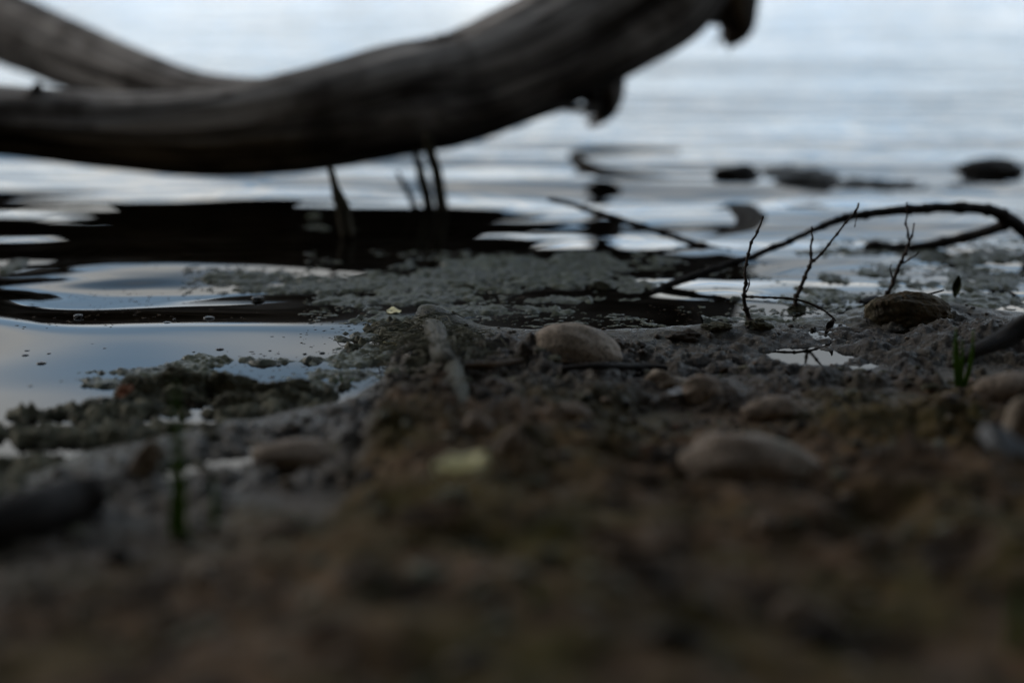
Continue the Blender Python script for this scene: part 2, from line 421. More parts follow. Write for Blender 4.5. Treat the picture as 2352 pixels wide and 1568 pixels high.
me = raw_mesh('ground', np.stack([X.ravel(), Y.ravel(), Z.ravel()], 1), grid_faces(len(xs), len(ys)), True, None,
              {'wet': wet.ravel(), 'moss': moss.ravel(), 'slime': slime.ravel(), 'shade_bank': shade_bank.ravel()})
tag(link('ground', me, M_ground), 'brown mossy mud bank sloping into the lake', None, None, 'structure')

# ------------------------------------------------------------------ water
def step_wave(x, y, X, Y, rx, ry, A, tilt=0.0):
    """a ripple flank: steep towards the shore at (X, Y), with a hollow before and after it"""
    c = at_z(X, Y); sx = rx * mpp(c.y); sy = ry * mpp(c.y) * math.hypot(1, c.y / CAM_H)
    u = (y - c.y - tilt * (x - c.x)) / sy
    return A * sy * u * np.exp(-u * u / 2) * np.exp(-np.abs((x - c.x) / sx) ** 3)
WAVES = [(400, 640, 440, 40, .060, .16), (-10, 548, 250, 13, -.085, .03), (300, 728, 420, 24, -.040, .0), (-100, 672, 235, 52, -.098, 0.), (900, 470, 500, 20, -.015, .0),
         (300, 800, 900, 40, .012, .05), (1450, 500, 300, 30, -.060, .05), (1430, 566, 330, 26, -.085, 0.), (1610, 668, 170, 34, -.045, .0), (1700, 420, 200, 16, -.02, .0), (2100, 520, 300, 30, .02, .02)]
def water_z(x, y):
    z = 0 * x
    for w in WAVES: z = z + step_wave(x, y, *w)
    c = at_z(1390, 330); r = np.hypot((x - c.x) * .55, y - c.y)
    z = z + .0006 * np.sin(r * 2 * PI / .155 + 1.0) * np.exp(-(r / .45) ** 2)
    z = z + .0006 * np.sin(2 * PI * (y + .06 * np.sin(x * 2.2 + 1)) / .17 + .8 * np.sin(x * 3.1)) * sstep(1.25, 1.6, y) * sstep(4.5, 3.0, y)
    z = z + .0040 * fbm(x * .5, y * 1.6, 2.2, 2, .4, 12) * sstep(1.3, 2.0, y) * sstep(5, 3.5, y)
    z = z + .0011 * fbm(x * .9, y * 4.5, 5.5, 2, .4, 13) * sstep(1.20, 1.4, y) * sstep(3.2, 2.6, y) + .00030 * fbm(x * 1.1, y * 2.6, 15, 2, .45, 17) * sstep(1.18, 1.4, y)
    z = z + .0009 * fbm(x * 1.3, y * 3.0, 3.0, 2, .45, 14)
    z = z * sstep(.98, 1.16, y)
    return z
xw = axis([-900, -50, -6, -1.6, 1.6, 6, 50, 900], [170, 5, .1, .008, .1, 5, 170])
yw = axis([.2, .8, 3.2, 6, 50, 1200], [.05, .006, .05, 2, 200])
X, Y = np.meshgrid(xw, yw)
me = raw_mesh('water', np.stack([X.ravel(), Y.ravel(), water_z(X, Y).ravel()], 1), grid_faces(len(xw), len(yw)))
tag(link('water', me, M_water), 'calm dark lake water mirroring a pale sky', None, None, 'structure')

# ------------------------------------------------------------------ floating algae
def algae(name, spots, label, x0, x1, y0, y1, step, hgt=.0014, thr=.34, f=34, seed=20, mat=None, amp=1.0, cl=.006):
    xa = np.arange(x0, x1, step); ya = np.arange(y0, y1, step); X, Y = np.meshgrid(xa, ya)
    m = 0
    for (a, b, rx, ry, w) in spots: m = np.maximum(m, w * blob(X, Y, a, b, rx, ry))
    n = fbm(X, Y * .9, f * 1.25, 5, .72, seed)
    v = m + 1.05 * n * sstep(.02, .35, m) - thr
    z = np.clip(v * cl, -.003, hgt) + sstep(-.05, .12, v) * amp * (.0016 * fbm(X, Y, 75, 3, .6, seed + 1) + .0020 * fbm(X, Y, 190, 3, .65, seed + 2))
    z = z + water_z(X, Y) * sstep(1.1, 1.2, Y)
    keep = v > -.2
    F = grid_faces(len(xa), len(ya)); k = keep.ravel()[F].any(1); F = F[k]
    u, inv = np.unique(F, return_inverse=True)
    V = np.stack([X.ravel(), Y.ravel(), z.ravel()], 1)[u]
    me = raw_mesh(name, V, inv.reshape(F.shape))
    return tag(link(name, me, mat or M_algae), label, 'algae', None, 'stuff')
algae('algae_scum', [(1200, 625, 270, 36, 1.05), (930, 655, 220, 24, .95), (600, 640, 150, 11, .9), (860, 688, 190, 16, .82), (1080, 715, 260, 14, .72), (1000, 690, 160, 16, .75), (700, 660, 150, 12, .8),
                     (1320, 690, 140, 10, .5), (1400, 650, 130, 22, .8), (920, 735, 130, 12, .7), (28, 608, 26, 12, 1.0), (760, 520, 90, 9, .42), (730, 492, 40, 6, .45),
                     (1500, 600, 90, 12, .55), (1600, 628, 70, 8, .5)],
      'grey green algae scum floating on the water behind the round tan stone', -.62, .42, 1.2, 1.75, .0021)
algae('algae_scum', [(1930, 582, 90, 10, .8), (2050, 625, 90, 14, .65), (2230, 590, 150, 22, .52), (1900, 690, 110, 22, .9), (1850, 665, 40, 9, .9), (1905, 640, 40, 14, .95),
                     (2160, 655, 140, 14, .65), (2280, 640, 110, 25, .62), (2270, 690, 120, 16, .85), (1650, 700, 40, 5, .55), (1690, 690, 16, 4, .6), (2100, 560, 100, 8, .5), (1720, 735, 160, 8, .9)],
      'ragged grey algae scum floating around the arched branch and dead twigs', .14, .62, 1.2, 1.75, .0021, seed=31)
algae('algae_scum', [(340, 852, 130, 12, .9), (505, 826, 70, 8, .95), (430, 838, 70, 8, .75), (610, 832, 60, 5, .7), (700, 828, 140, 4, .5), (820, 826, 120, 14, .8), (780, 860, 90, 14, .75), (700, 890, 90, 8, .8), (880, 800, 90, 14, .9), (230, 880, 90, 12, .9), (850, 775, 70, 12, .9),
                     (700, 870, 120, 8, .4)],
      'olive green algae film on the still water in front of the muddy lump', -.50, -.06, .98, 1.24, .0016, hgt=.002, seed=41)
algae('algae_crust', [(430, 897, 150, 22, 1.15), (330, 910, 90, 18, 1.0), (520, 893, 60, 18, 1.1), (660, 910, 95, 16, 1.15), (250, 948, 200, 20, .85), (100, 1005, 250, 22, .68), (330, 1000, 270, 30, .85), (560, 950, 230, 20, .95), (80, 1075, 330, 26, .8),
                     (860, 795, 70, 22, .62), (780, 890, 80, 8, .6), (930, 770, 90, 22, .9), (0, 1130, 300, 30, .9)],
      'lumpy olive grey algae crust with wet gaps along the left shore', -.60, -.04, .80, 1.23, .0014, hgt=.0050, seed=61, mat=M_mossg, amp=2.1, cl=.011, f=30)
algae('waterweed', [(1850, 412, 75, 22, 1.25), (1960, 425, 95, 12, 1.0), (2060, 428, 80, 9, .62), (2170, 425, 90, 6, .5), (1500, 428, 130, 4, .5)],
      'dark clump of waterweed breaking the surface beside the far round rock', .25, .95, 1.7, 2.1, .004, hgt=.010, seed=51, mat=M_rockd)

# ------------------------------------------------------------------ fallen log over the water
def logpts(L): return [tuple(at_y(a, b, y)) for a, b, r, y in L], [r * mpp(y) for a, b, r, y in L]
org = at_z(560, 430)
log = tag(empty('fallen_log', org), 'thick weathered grey fallen log reaching across the water above its dark reflection', 'log')
o3 = tuple(org)
L1 = [(-420, 250, 78, 1.84), (-160, 268, 76, 1.83), (60, 285, 80, 1.82), (260, 302, 88, 1.82), (480, 306, 102, 1.82), (700, 280, 116, 1.83), (900, 240, 124, 1.86), (1060, 210, 122, 1.90), (1220, 145, 128, 1.94), (1360, 70, 134, 1.98),
      (1500, -30, 142, 2.02), (1560, -170, 140, 2.04), (1480, -420, 130, 2.06), (1360, -800, 110, 2.08)]
P, R = logpts(L1); mb = MB(); add_tube(mb, P, R, .008, 64, .17, 9, 3, o3); mb.build('trunk', M_log, log)
L2 = [(-560, -300, 70, 2.60), (-300, -120, 74, 2.45), (-60, 28, 80, 2.28), (120, 112, 76, 2.15), (290, 180, 68, 2.03), (450, 232, 64, 1.93), (640, 240, 68, 1.88), (860, 215, 62, 1.87)]
P, R = logpts(L2); mb = MB(); add_tube(mb, P, R, .008, 56, .17, 9, 8, o3); mb.build('limb', M_log, log)
def stub(L, nm='broken_stub', seed=1, flat=1.0, b=.34):
    P, R = logpts(L); mb = MB(); add_tube(mb, P, R, .006, 16, b, 30, seed, o3, flat=flat); mb.build(nm, M_log, log)
stub([(1330, 120, 60, 1.98), (1375, 195, 56, 1.99), (1388, 240, 34, 2.0), (1382, 266, 19, 2.01), (1352, 286, 8, 2.01)], seed=2)
stub([(1255, 246, 5, 1.90), (1310, 248, 8, 1.92), (1370, 252, 11, 1.97), (1385, 258, 8, 2.06)], 'splinter', 4)
stub([(1350, 180, 14, 1.93), (1362, 215, 16, 1.95), (1372, 250, 9, 2.0)], 'splinter', 6)
stub([(1640, -400, 80, 2.08), (1650, -150, 76, 2.08), (1665, -40, 84, 2.07), (1682, 20, 66, 2.07), (1692, 62, 44, 2.07), (1672, 98, 20, 2.07)], 'broken_stub', 9)
stub([(1560, -120, 110, 2.04), (1650, -70, 88, 2.06), (1700, -10, 46, 2.07)], 'burl', 12)
stub([(1000, 110, 30, 1.88), (1015, 92, 17, 1.88), (1030, 84, 8, 1.88)], 'knot', 14)
stub([(75, 225, 22, 1.81), (86, 200, 12, 1.81), (90, 190, 7, 1.81)], 'knot', 15)
for k, (a0, b0, a1, b1, r_) in enumerate([(1372, 262, 1362, 292, 5), (1392, 250, 1386, 284, 5), (1355, 258, 1338, 276, 4), (1680, 88, 1672, 122, 6), (1655, 82, 1640, 108, 5), (1702, 60, 1706, 92, 5)]):
    yy_ = 2.0 if k < 3 else 2.06
    stub([(a0, b0, r_, yy_), ((a0 + a1) / 2 + 3, (b0 + b1) / 2, r_ * .7, yy_), (a1, b1, 1.5, yy_)], 'splinter', 30 + k)

# ------------------------------------------------------------------ sticks standing in the water below the log
def stick(name, pts, label, cat, group=None, mat=M_stick, seg=10, bump=.12, step=.004, nodes=0., nodelen=.02, seed=1, kids=(), kidname='side_twig', tip=None, wob=0.):
    """pts: (X, Y, r, y) along the main stem; kids: stems of their own"""
    o = at_y(pts[0][0], pts[0][1], pts[0][3])
    t = tag(empty(name, o), label, cat, group)
    P, R = logpts(pts); mb = MB(); add_tube(mb, P, R, step, seg, bump, 80, seed, tuple(o), nodes, nodelen, 1.0, wob); mb.build('stem', mat, t)
    for i, k in enumerate(kids):
        P, R = logpts(k); mb = MB(); add_tube(mb, P, R, step, seg, bump, 80, seed + i + 1, tuple(o), nodes, nodelen, 1.0, wob * .5); mb.build(kidname, mat, t)
    return t
GS = 'snapped sticks standing in the water under the log'
stick('standing_stick', [(800, 545, 17, 1.535), (793, 515, 18, 1.54), (787, 480, 19, 1.545), (775, 448, 14, 1.55), (768, 425, 9, 1.555), (764, 405, 9, 1.56), (757, 386, 7, 1.565)],
      'mossy stick standing alone in the water, leftmost below the log', 'stick', GS)
stick('standing_stick', [(1022, 520, 17, 1.68), (1013, 465, 15, 1.69), (1003, 400, 13, 1.70), (989, 350, 12, 1.70), (980, 308, 8, 1.70)],
      'tallest stick of the clustered three below the log, pale at its top', 'stick', GS, seed=3)
stick('standing_stick', [(985, 520, 15, 1.69), (982, 460, 13, 1.70), (970, 410, 12, 1.71), (958, 362, 9, 1.72), (950, 346, 4, 1.72)],
      'middle stick of the clustered three below the log, kinked and black', 'stick', GS, seed=5)
stick('standing_stick', [(962, 490, 8, 1.69), (948, 462, 7, 1.70), (930, 428, 6, 1.70), (913, 396, 4, 1.70)],
      'shortest slanting stick of the clustered three below the log', 'stick', GS, seed=7)

# ------------------------------------------------------------------ branches on the right
stick('fallen_branch', [(1725, 606, 8, 1.455), (1690, 586, 8, 1.47), (1600, 562, 7.5, 1.49), (1500, 528, 7, 1.51), (1400, 497, 6.5, 1.53), (1310, 468, 5.5, 1.55), (1258, 458, 4, 1.56)],
      'straight dark branch rising leftward out of the algae, nearest the log', 'branch', mat=M_bark, seg=10, bump=.16, step=.003, nodes=.45, nodelen=.021, seed=11, wob=.0014)
stick('fallen_branch', [(1490, 680, 9, 1.315), (1520, 662, 8.5, 1.325), (1600, 632, 8, 1.34), (1700, 598, 7.5, 1.36), (1800, 560, 7, 1.38), (1880, 525, 6.5, 1.40), (1935, 502, 9.5, 1.41), (2020, 488, 10.5, 1.42), (2110, 480, 11, 1.43),
                        (2200, 476, 11.5, 1.44), (2270, 482, 13, 1.45), (2320, 505, 15, 1.46), (2380, 555, 17, 1.47), (2460, 640, 15, 1.47), (2540, 700, 16, 1.46)],
      'long dark branch arching over the shallows to the right edge', 'branch', mat=M_bark, seg=12, bump=.14, step=.003, nodes=.35, nodelen=.027, seed=13, wob=.0014,
      kids=[[(2325, 508, 11, 1.46), (2270, 530, 12, 1.47), (2200, 550, 12, 1.48), (2120, 566, 12, 1.485), (2050, 570, 11, 1.49), (2000, 564, 11, 1.49), (1988, 582, 12, 1.49), (1990, 604, 10, 1.49)],
            [(1935, 503, 6, 1.41), (1925, 501, 6, 1.41), (1918, 502, 4.5, 1.41)]])
stick('dark_branch', [(2470, 694, 42, 1.10), (2390, 738, 34, 1.08), (2340, 756, 28, 1.075), (2300, 782, 24, 1.065), (2245, 806, 16, 1.05), (2215, 826, 10, 1.045), (2180, 842, 6, 1.04)],
      'thick black branch lying in the mud at the right edge', 'branch', mat=M_bark, seg=20, bump=.34, step=.003, seed=17)
# ------------------------------------------------------------------ dead upright twigs
GT = 'thin dead twigs standing in the mud'
def twig(pts, kids, label, seed):
    t = stick('dead_twig', pts, label, 'twig', GT, M_twig, 8, .22, .0012, .75, .009, seed, kids, wob=.0022)
    return t
twig([(1728, 748, 8, 1.215), (1722, 725, 6.5, 1.22), (1713, 700, 4.6, 1.22), (1711, 650, 3.6, 1.225), (1714, 610, 3.2, 1.23), (1726, 565, 2.8, 1.235), (1742, 530, 2.4, 1.24), (1757, 495, 1.5, 1.24)],
     [[(1712, 681, 2.6, 1.22), (1760, 683, 2.5, 1.21), (1820, 686, 2.5, 1.205), (1862, 698, 2.3, 1.20), (1895, 714, 2.0, 1.195), (1922, 738, 1.5, 1.19)],
      [(1714, 672, 2, 1.225), (1721, 655, 1.5, 1.225), (1720, 640, 1, 1.225)]],
     'dead twig bent like a bow with one shoot growing sideways, nearest the round tan stone', 21)
twig([(1827, 718, 7, 1.25), (1830, 690, 5.0, 1.25), (1838, 660, 4.6, 1.255), (1850, 632, 4.4, 1.26), (1861, 605, 3.8, 1.265), (1863, 565, 2.6, 1.27), (1868, 520, 1.5, 1.27)],
     [[(1861, 606, 3.4, 1.265), (1880, 588, 3.0, 1.265), (1905, 558, 2.6, 1.265), (1935, 520, 2.4, 1.265), (1962, 490, 2.2, 1.265), (1970, 478, 2.4, 1.265)],
      [(1966, 486, 1.4, 1.265), (1968, 500, 1.0, 1.265), (1962, 522, .8, 1.265)]],
     'forked dead twig shaped like a letter Y between two others', 24)
twig([(2022, 708, 6, 1.265), (2034, 680, 4.6, 1.27), (2048, 650, 4.4, 1.275), (2058, 622, 4.0, 1.28), (2072, 590, 3.8, 1.285), (2088, 555, 3.2, 1.29), (2085, 520, 2.2, 1.29), (2084, 465, 1.3, 1.29)],
     [[(2088, 556, 2.8, 1.29), (2095, 538, 2.2, 1.29), (2101, 514, 1.4, 1.29)], [(2072, 605, 2, 1.285), (2095, 590, 1.6, 1.28), (2112, 578, 1, 1.28)],
      [(2050, 645, 2, 1.275), (2044, 622, 1.6, 1.275), (2046, 608, 1, 1.275)]],
     'crooked dead twig rising in front of the mossy rock', 27)
a = at_y(1970, 477, 1.265); mb = MB()
b_ = empty('seed_husk', a); tag(b_, 'tiny pale husk caught on the tip of the forked twig', 'husk')
for k in range(2):
    th = 1.2 + k * 3.4; add_tube(mb, [(0, 0, 0), (.0022 * math.cos(th), .0015, .0020 * math.sin(th) + .001), (.0040 * math.cos(th), .002, .0030 * math.sin(th))], [.0009, .0008, .0003], .001, 6)
mb.build('bract', M_twigtip, b_)

# ------------------------------------------------------------------ log reflections on the far water, built as added solid shapes
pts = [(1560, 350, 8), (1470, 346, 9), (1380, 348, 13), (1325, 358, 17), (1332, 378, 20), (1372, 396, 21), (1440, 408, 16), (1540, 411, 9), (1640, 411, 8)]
q = [at_z(a, b) for a, b, r in pts]; o = q[4]; dw = tag(empty('reflection_shape', o), 'looped grey log reflection with a dark knobbed end, built as a solid on the water', 'reflection_shape')
mb = MB(); add_tube(mb, [(p.x, p.y, .0) for p in q], [r * mpp(p.y) for p, (a, b, r) in zip(q, pts)], .006, 12, .2, 30, 5, tuple(o), flat=.8); mb.build('branch', M_log2, dw)  # solid loop standing in for the rippled reflection of the log
p = at_z(1692, 408); V, F = rock_shape(5, (56 * mpp(p.y), 36 * mpp(p.y), 34 * mpp(p.y)), 91, .22, .08); k_ = link('reflection_blob', raw_mesh('reflection_blob', V + (p.x - o.x, p.y - o.y, 0), F), M_rockd, dw)
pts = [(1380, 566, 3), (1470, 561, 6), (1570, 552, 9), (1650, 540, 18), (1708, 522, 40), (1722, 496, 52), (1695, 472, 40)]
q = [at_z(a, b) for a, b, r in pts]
mb = MB(); add_tube(mb, [(p.x, p.y, -.001) for p in q], [r * mpp(p.y) for p, (a, b, r) in zip(q, pts)], .004, 20, .2, 30, 8, (q[3].x, q[3].y, 0), flat=.22); hk = mb.build('reflection_shape', M_log2); hk.location = q[3]  # flat solid hook, shaped as a dark reflection of the broken stub
tag(hk, 'hook shaped log reflection with a thick dark head, built as a flat solid on the water', 'reflection_shape')
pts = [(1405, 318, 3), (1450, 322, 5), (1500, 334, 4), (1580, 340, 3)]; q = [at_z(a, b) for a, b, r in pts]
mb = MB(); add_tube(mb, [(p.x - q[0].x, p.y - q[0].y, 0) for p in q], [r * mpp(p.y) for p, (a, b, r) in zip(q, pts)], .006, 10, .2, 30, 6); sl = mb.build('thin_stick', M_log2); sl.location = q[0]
tag(sl, 'thin sliver on the water just beyond the looped reflection shape', 'stick')

# ------------------------------------------------------------------ stones
def stone(name, X, Y, w, h, dep, label, cat='stone', mat=M_stone2, seed=1, sub=4, rough=.14, fine=.015, rz=0., tilt=0., sink=.35, group=None, skew=0.):
    """X, Y: where its middle meets the ground; w, h in reference pixels; dep: depth as a share of the width"""
    p = G(X, Y); k = mpp(p.y)
    V, F = rock_shape(sub, (w * k / 2, w * k / 2 * dep, h * k * .84 / (1 - sink) / 1.05 ), seed, rough, fine)
    V[:, 2] *= 1 - skew * V[:, 0] / (w * k / 2)
    c, s = math.cos(tilt), math.sin(tilt)
    V = V @ np.array([[c, 0, s], [0, 1, 0], [-s, 0, c]]).T
    c, s = math.cos(rz), math.sin(rz)
    V = V @ np.array([[c, s, 0], [-s, c, 0], [0, 0, 1]])
    V = V + np.array([0, 0, h * k * .0])
    me = raw_mesh(name, V, F)
    o = link(name, me, mat); o.location = p
    return tag(o, label, cat, group)
stone('round_stone', 1328, 810, 218, 84, .72, 'rounded speckled tan stone half sunk in the mud, in sharp focus', mat=M_stone, seed=4, sub=6, rough=.07, fine=.014, sink=-.06, tilt=.10, skew=.30)
stone('mossy_rock', 2092, 724, 208, 64, .6, 'lumpy brown mossy rock behind the crooked dead twig', 'rock', M_rockm, 4, 6, .13, .07, sink=.0, skew=.18)
stone('far_rock', 2270, 396, 160, 26, .7, 'low dark rounded rock out in the water at the far right', 'rock', M_rockd, 12, 6, .14, .10, sink=.3)
stone('weedy_rock', 1850, 426, 150, 17, .6, 'dark weed covered rock out in the water right of the log', 'rock', M_rockd, 15, 6, .22, .18, sink=.3)
stone('blurred_stone', 1725, 1085, 350, 104, .62, 'largest smooth pale brown stone in the blurred foreground', seed=21, sub=5, rough=.12, sink=.10, tilt=.06, skew=.2)
stone('angular_stone', 1530, 884, 88, 26, .7, 'small angular tan stone just below the round speckled stone', mat=M_stone, seed=23, rough=.34, skew=.3)
stone('flat_stone', 1612, 905, 90, 32, .6, 'flat brown stone touching the small angular tan stone', seed=25, rough=.18, tilt=-.2)
stone('edge_stone', 2345, 1010, 90, 78, .8, 'pale stone cut by the right edge, upright in the brown mud', mat=M_stone, seed=27)
stone('edge_stone', 2320, 895, 170, 30, .6, 'long flat brown stone at the right edge below the black branch', seed=29, rough=.10)
stone('flat_stone', 700, 1052, 260, 34, .45, 'long low brown stone behind the dark hollow on the left', seed=31, rough=.12)
stone('pebble', 1100, 990, 76, 28, .6, 'greyish pink pebble left of the tan pointed pebble', mat=M_stone2, seed=33, rough=.2, tilt=.3)
stone('pebble', 1165, 1040, 66, 46, .6, 'pointed tan pebble above the yellow leaf', mat=M_stone2, seed=35, rough=.25, tilt=.4)
stone('pebble', 1312, 955, 110, 24, .5, 'flat pinkish pebble in the middle of the mud', mat=M_stone2, seed=37, rough=.2)
stone('pebble', 462, 1332, 60, 32, .8, 'small round pale pebble low in the blurred left foreground', mat=M_stone, seed=39)
stone('pebble', 1770, 945, 130, 26, .5, 'flat grey brown pebble just above the largest blurred stone', mat=M_stone2, seed=41)
stone('pebble', 1760, 1215, 60, 20, .6, 'small reddish pebble below the largest blurred stone', mat=M_stone2, seed=43)
stone('pebble', 640, 1228, 110, 26, .4, 'thin pale pebble under the dark hollows on the left', mat=M_stone2, seed=45, tilt=-.1)
stone('clod', 330, 1080, 60, 60, .5, 'pale curved clod beside the blurred green blades', 'clod', M_stone2, 47, rough=.3, tilt=.5)
stone('clod', 1575, 780, 70, 16, .6, 'small crumbly mud clod right of the round speckled stone', 'clod', M_crumb, 49, 5, .3, .15)
stone('clod', 1205, 822, 40, 20, .6, 'small dark mud clod left of the round speckled stone', 'clod', M_crumb, 51, 4, .3, .12)
stone('clod', 1850, 1440, 200, 50, .4, 'dull blue grey clod in the blurred bottom foreground', 'clod', M_stone2, 53, 4, .25, .05, tilt=.3)
# lumps of algae
for X0, Y0, w, h, sd in [(330, 905, 120, 30, 61), (430, 898, 150, 40, 62), (520, 900, 110, 40, 63), (650, 912, 140, 36, 64), (250, 940, 120, 22, 65), (900, 775, 60, 18, 66), (1380, 665, 50, 14, 67), (1070, 665, 40, 9, 68), (550, 930, 130, 22, 69)]:
    nm = {61: 'first rounded mossy lump at the water edge, left of the big mossy lump', 62: 'big mossy olive lump behind the blurred green blades', 63: 'dark mossy lump with a stubby tip right of the big mossy lump',
          64: 'low mossy lump farthest right of the row at the left shore', 65: 'grey slimy lump at the left waterline below the algae film', 66: 'small slimy lump beside the algae coated branch',
          67: 'dark algae lump floating behind the round speckled stone', 68: 'tiny green algae tuft floating among the pale scum', 69: 'long dark mossy lump in front of the row at the left shore'}[sd]
    stone('mossy_lump', X0, Y0, w, h * .95, .5, nm, 'moss lump', M_mossg if sd not in (65, 66) else M_algae, sd, 6, .34, .30, sink=.3)

for X0, Y0, w, h, sd, nm in [(1738, 750, 60, 15, 81, 'green slimy tuft around the foot of the bow shaped twig'), (1830, 716, 44, 14, 82, 'green slimy tuft around the foot of the forked twig'), (1650, 752, 60, 7, 83, 'low olive slime ridge between the round stone and the bow shaped twig')]:
    stone('moss_tuft', X0, Y0, w, h, .6, nm, 'moss', M_mossg, sd, 5, .34, .30, sink=.3)
# ------------------------------------------------------------------ half buried branch with algae
bp = [(985, 762), (1000, 785), (1020, 815), (1040, 845), (1050, 875), (1058, 905), (1062, 930)]
pr = [20, 26, 27, 25, 23, 20, 14]; Pw = [G(a, b) for a, b in bp]
org = Pw[2]
bb = tag(empty('sunken_branch', org), 'grey branch coated in dried algae, half buried and pointing at the camera', 'branch')
mb = MB(); add_tube(mb, [(p.x, p.y, max(g1(p.x, p.y), 0) + .0025 + .002 * (i in (1, 2)) - .002 * (i == 6)) for i, p in enumerate(Pw)], [r * mpp(p.y) for r, p in zip(pr, Pw)], .003, 24, .14, 40, 6, tuple(org)); mb.build('stem', M_olog, bb)
mb = MB()
for k in range(700):
    t = random.random() ** 1.3; q = Pw[0].lerp(Pw[3], t * .9) + Vector((random.gauss(0, .018), random.gauss(0, .010), 0))
    z0 = float(ground(np.array([q.x]), np.array([q.y]))[0]); z0 = max(z0, 0) + .0005 + .010 * math.exp(-((q.x - Pw[0].lerp(Pw[3], t * .9).x) / .012) ** 2) * random.random()
    a = random.uniform(0, 2 * PI); l = random.uniform(.008, .026); dx, dy = math.cos(a) * l, math.sin(a) * l
    w = random.gauss(0, .004)
    add_tube(mb, [(q.x, q.y, z0), (q.x + dx * .4 - dy * .2, q.y + dy * .4 + dx * .2, z0 + random.uniform(.001, .004)), (q.x + dx, q.y + dy + w, z0 - .001)], [.0003, .00035, .0002], .004, 4)
tag(mb.build('algae_strands', M_strand), 'matted hair like algae strands over the end of the half buried branch', 'algae', None, 'stuff')
# fallen dark log at left and short one
q = [G(-60, 1260), G(60, 1225), G(160, 1190), G(235, 1165)]
o = q[1]; t = tag(empty('dark_log', o), 'short black log end in the blurred foreground at the left edge', 'log')
mb = MB(); add_tube(mb, [(p.x, p.y, p.z + .008) for p in q], [.0135, .0135, .012, .008], .003, 20, .15, 40, 9, tuple(o)); mb.build('bark', M_bark, t)

def lying(name, L, label, cat, mat, lift=.002, seed=1, bump=.15, nodes=0.):
    q = [G(a, b) for a, b, r in L]; o = q[0]
    mb = MB(); add_tube(mb, [(p.x, p.y, float(ground(np.array([p.x]), np.array([p.y]))[0]) * .5 + p.z * .5 + lift) for p in q], [r * mpp(p.y) for (a, b, r), p in zip(L, q)], .002, 10, bump, 60, seed, tuple(o), nodes)
    b = mb.build(name, mat); b.location = o; return tag(b, label, cat)
lying('thin_stick', [(1070, 850, 7), (1130, 848, 8), (1200, 838, 7)], 'thin stick with an orange end lying below the round stone', 'stick', M_litter, seed=3)
lying('thin_stick', [(650, 822, 1.6), (740, 826, 1.8), (800, 822, 1.6), (860, 826, 1.2)], 'hair thin dark twig floating in the shallows by the algae film', 'twig', M_bark, .001, 4)
lying('thin_stick', [(1290, 852, 6), (1380, 846, 8), (1470, 850, 8), (1530, 846, 6)], 'dark soaked stick lying under the round speckled stone', 'stick', M_bark, .001, 5)
lying('thin_stick', [(1975, 704, 5), (2000, 692, 8), (2012, 684, 6)], 'short dark twig end leaning on the left side of the mossy rock', 'twig', M_bark, .004, 6)
lying('thin_stick', [(2070, 722, 2.5), (2110, 712, 2.8), (2165, 700, 2)], 'thin stem lying across the front of the mossy rock', 'twig', M_bark, .010, 7)
lying('thin_stick', [(1040, 724, 3), (1070, 728, 4), (1105, 732, 2)], 'pale sliver of reed floating behind the sunken branch', 'reed', M_strand, .0015, 8)

# ------------------------------------------------------------------ leaves
def leaf(name, X, Y, L, Wd, label, mat, rz=0., pitch=.1, curl=.4, lift=.003, cat='leaf', seed=0, lobes=0.0, vein=True):
    p = G(X, Y); k = mpp(p.y); L *= k; Wd *= k
    nu, nv = 15, 9; V = []
    for i in range(nu):
        u = i / (nu - 1); w = math.sin(PI * min(1, u * .97 + .015)) ** .75 * Wd / 2 * (1 - .25 * u) * (1 + lobes * math.sin(u * 17 + seed))
        for j in range(nv):
            v = j / (nv - 1) * 2 - 1
            V.append(((u - .5) * L, v * w, curl * (v * v) * Wd * .35 + curl * L * .35 * (u - .5) ** 2 + .0008 * math.sin(u * 9 + v * 3 + seed)))
    V = np.array(V); t = .0004; n = len(V)
    F = grid_faces(nv, nu); V2 = np.vstack([V, V - [0, 0, t]])
    rim = [i * nv for i in range(nu)] + [(nu - 1) * nv + j for j in range(1, nv)] + [i * nv + nv - 1 for i in range(nu - 2, -1, -1)] + [j for j in range(nv - 2, 0, -1)]
    sidef = [[a, b, b + n, a + n] for a, b in zip(rim, rim[1:] + rim[:1])]
    Fa = np.vstack([F, F[:, ::-1] + n, sidef])
    Rm = Matrix.Rotation(rz, 3, 'Z') @ Matrix.Rotation(-pitch, 3, 'Y')
    V2 = V2 @ np.array(Rm).T
    o = link(name, raw_mesh(name, V2, Fa), mat); o.location = (p.x, p.y, max(float(ground(np.array([p.x]), np.array([p.y]))[0]), p.z) + lift + L * .4 * abs(math.sin(pitch)))
    return tag(o, label, cat)
leaf('yellow_leaf', 1065, 1146, 132, 120, 'pale yellow curled leaf in the blurred middle foreground', M_yleaf, .15, .16, .9, .009, lobes=.18, seed=2)
leaf('pale_leaf', 2300, 1105, 150, 130, 'pale bluish leaf in the blurred foreground at the right edge', M_pleaf, -.5, -.45, .8, .006, lobes=.1, seed=3)
leaf('rust_leaf', 292, 942, 48, 60, 'rust brown leaf scrap on the mossy lumps at the left shore', M_rust, .6, .5, .5, .008)
leaf('curled_leaf', 2198, 690, 52, 24, 'small dark leaf standing on edge right of the mossy rock', M_dleaf, 1.0, 1.15, 1.0, .004)
leaf('curled_leaf', 1908, 770, 42, 20, 'tiny black leaf tip standing up in the mud below the twigs', M_bark, .5, 1.0, .8, .002)
leaf('floating_leaf', 905, 722, 34, 60, 'small yellowish leaf floating left of the sunken branch', M_yleaf, .2, .0, .2, .0015)
leaf('pink_leaf', 1012, 890, 60, 40, 'dull pink dead leaf against the left side of the sunken branch', M_litter, .8, .3, .4, .003)
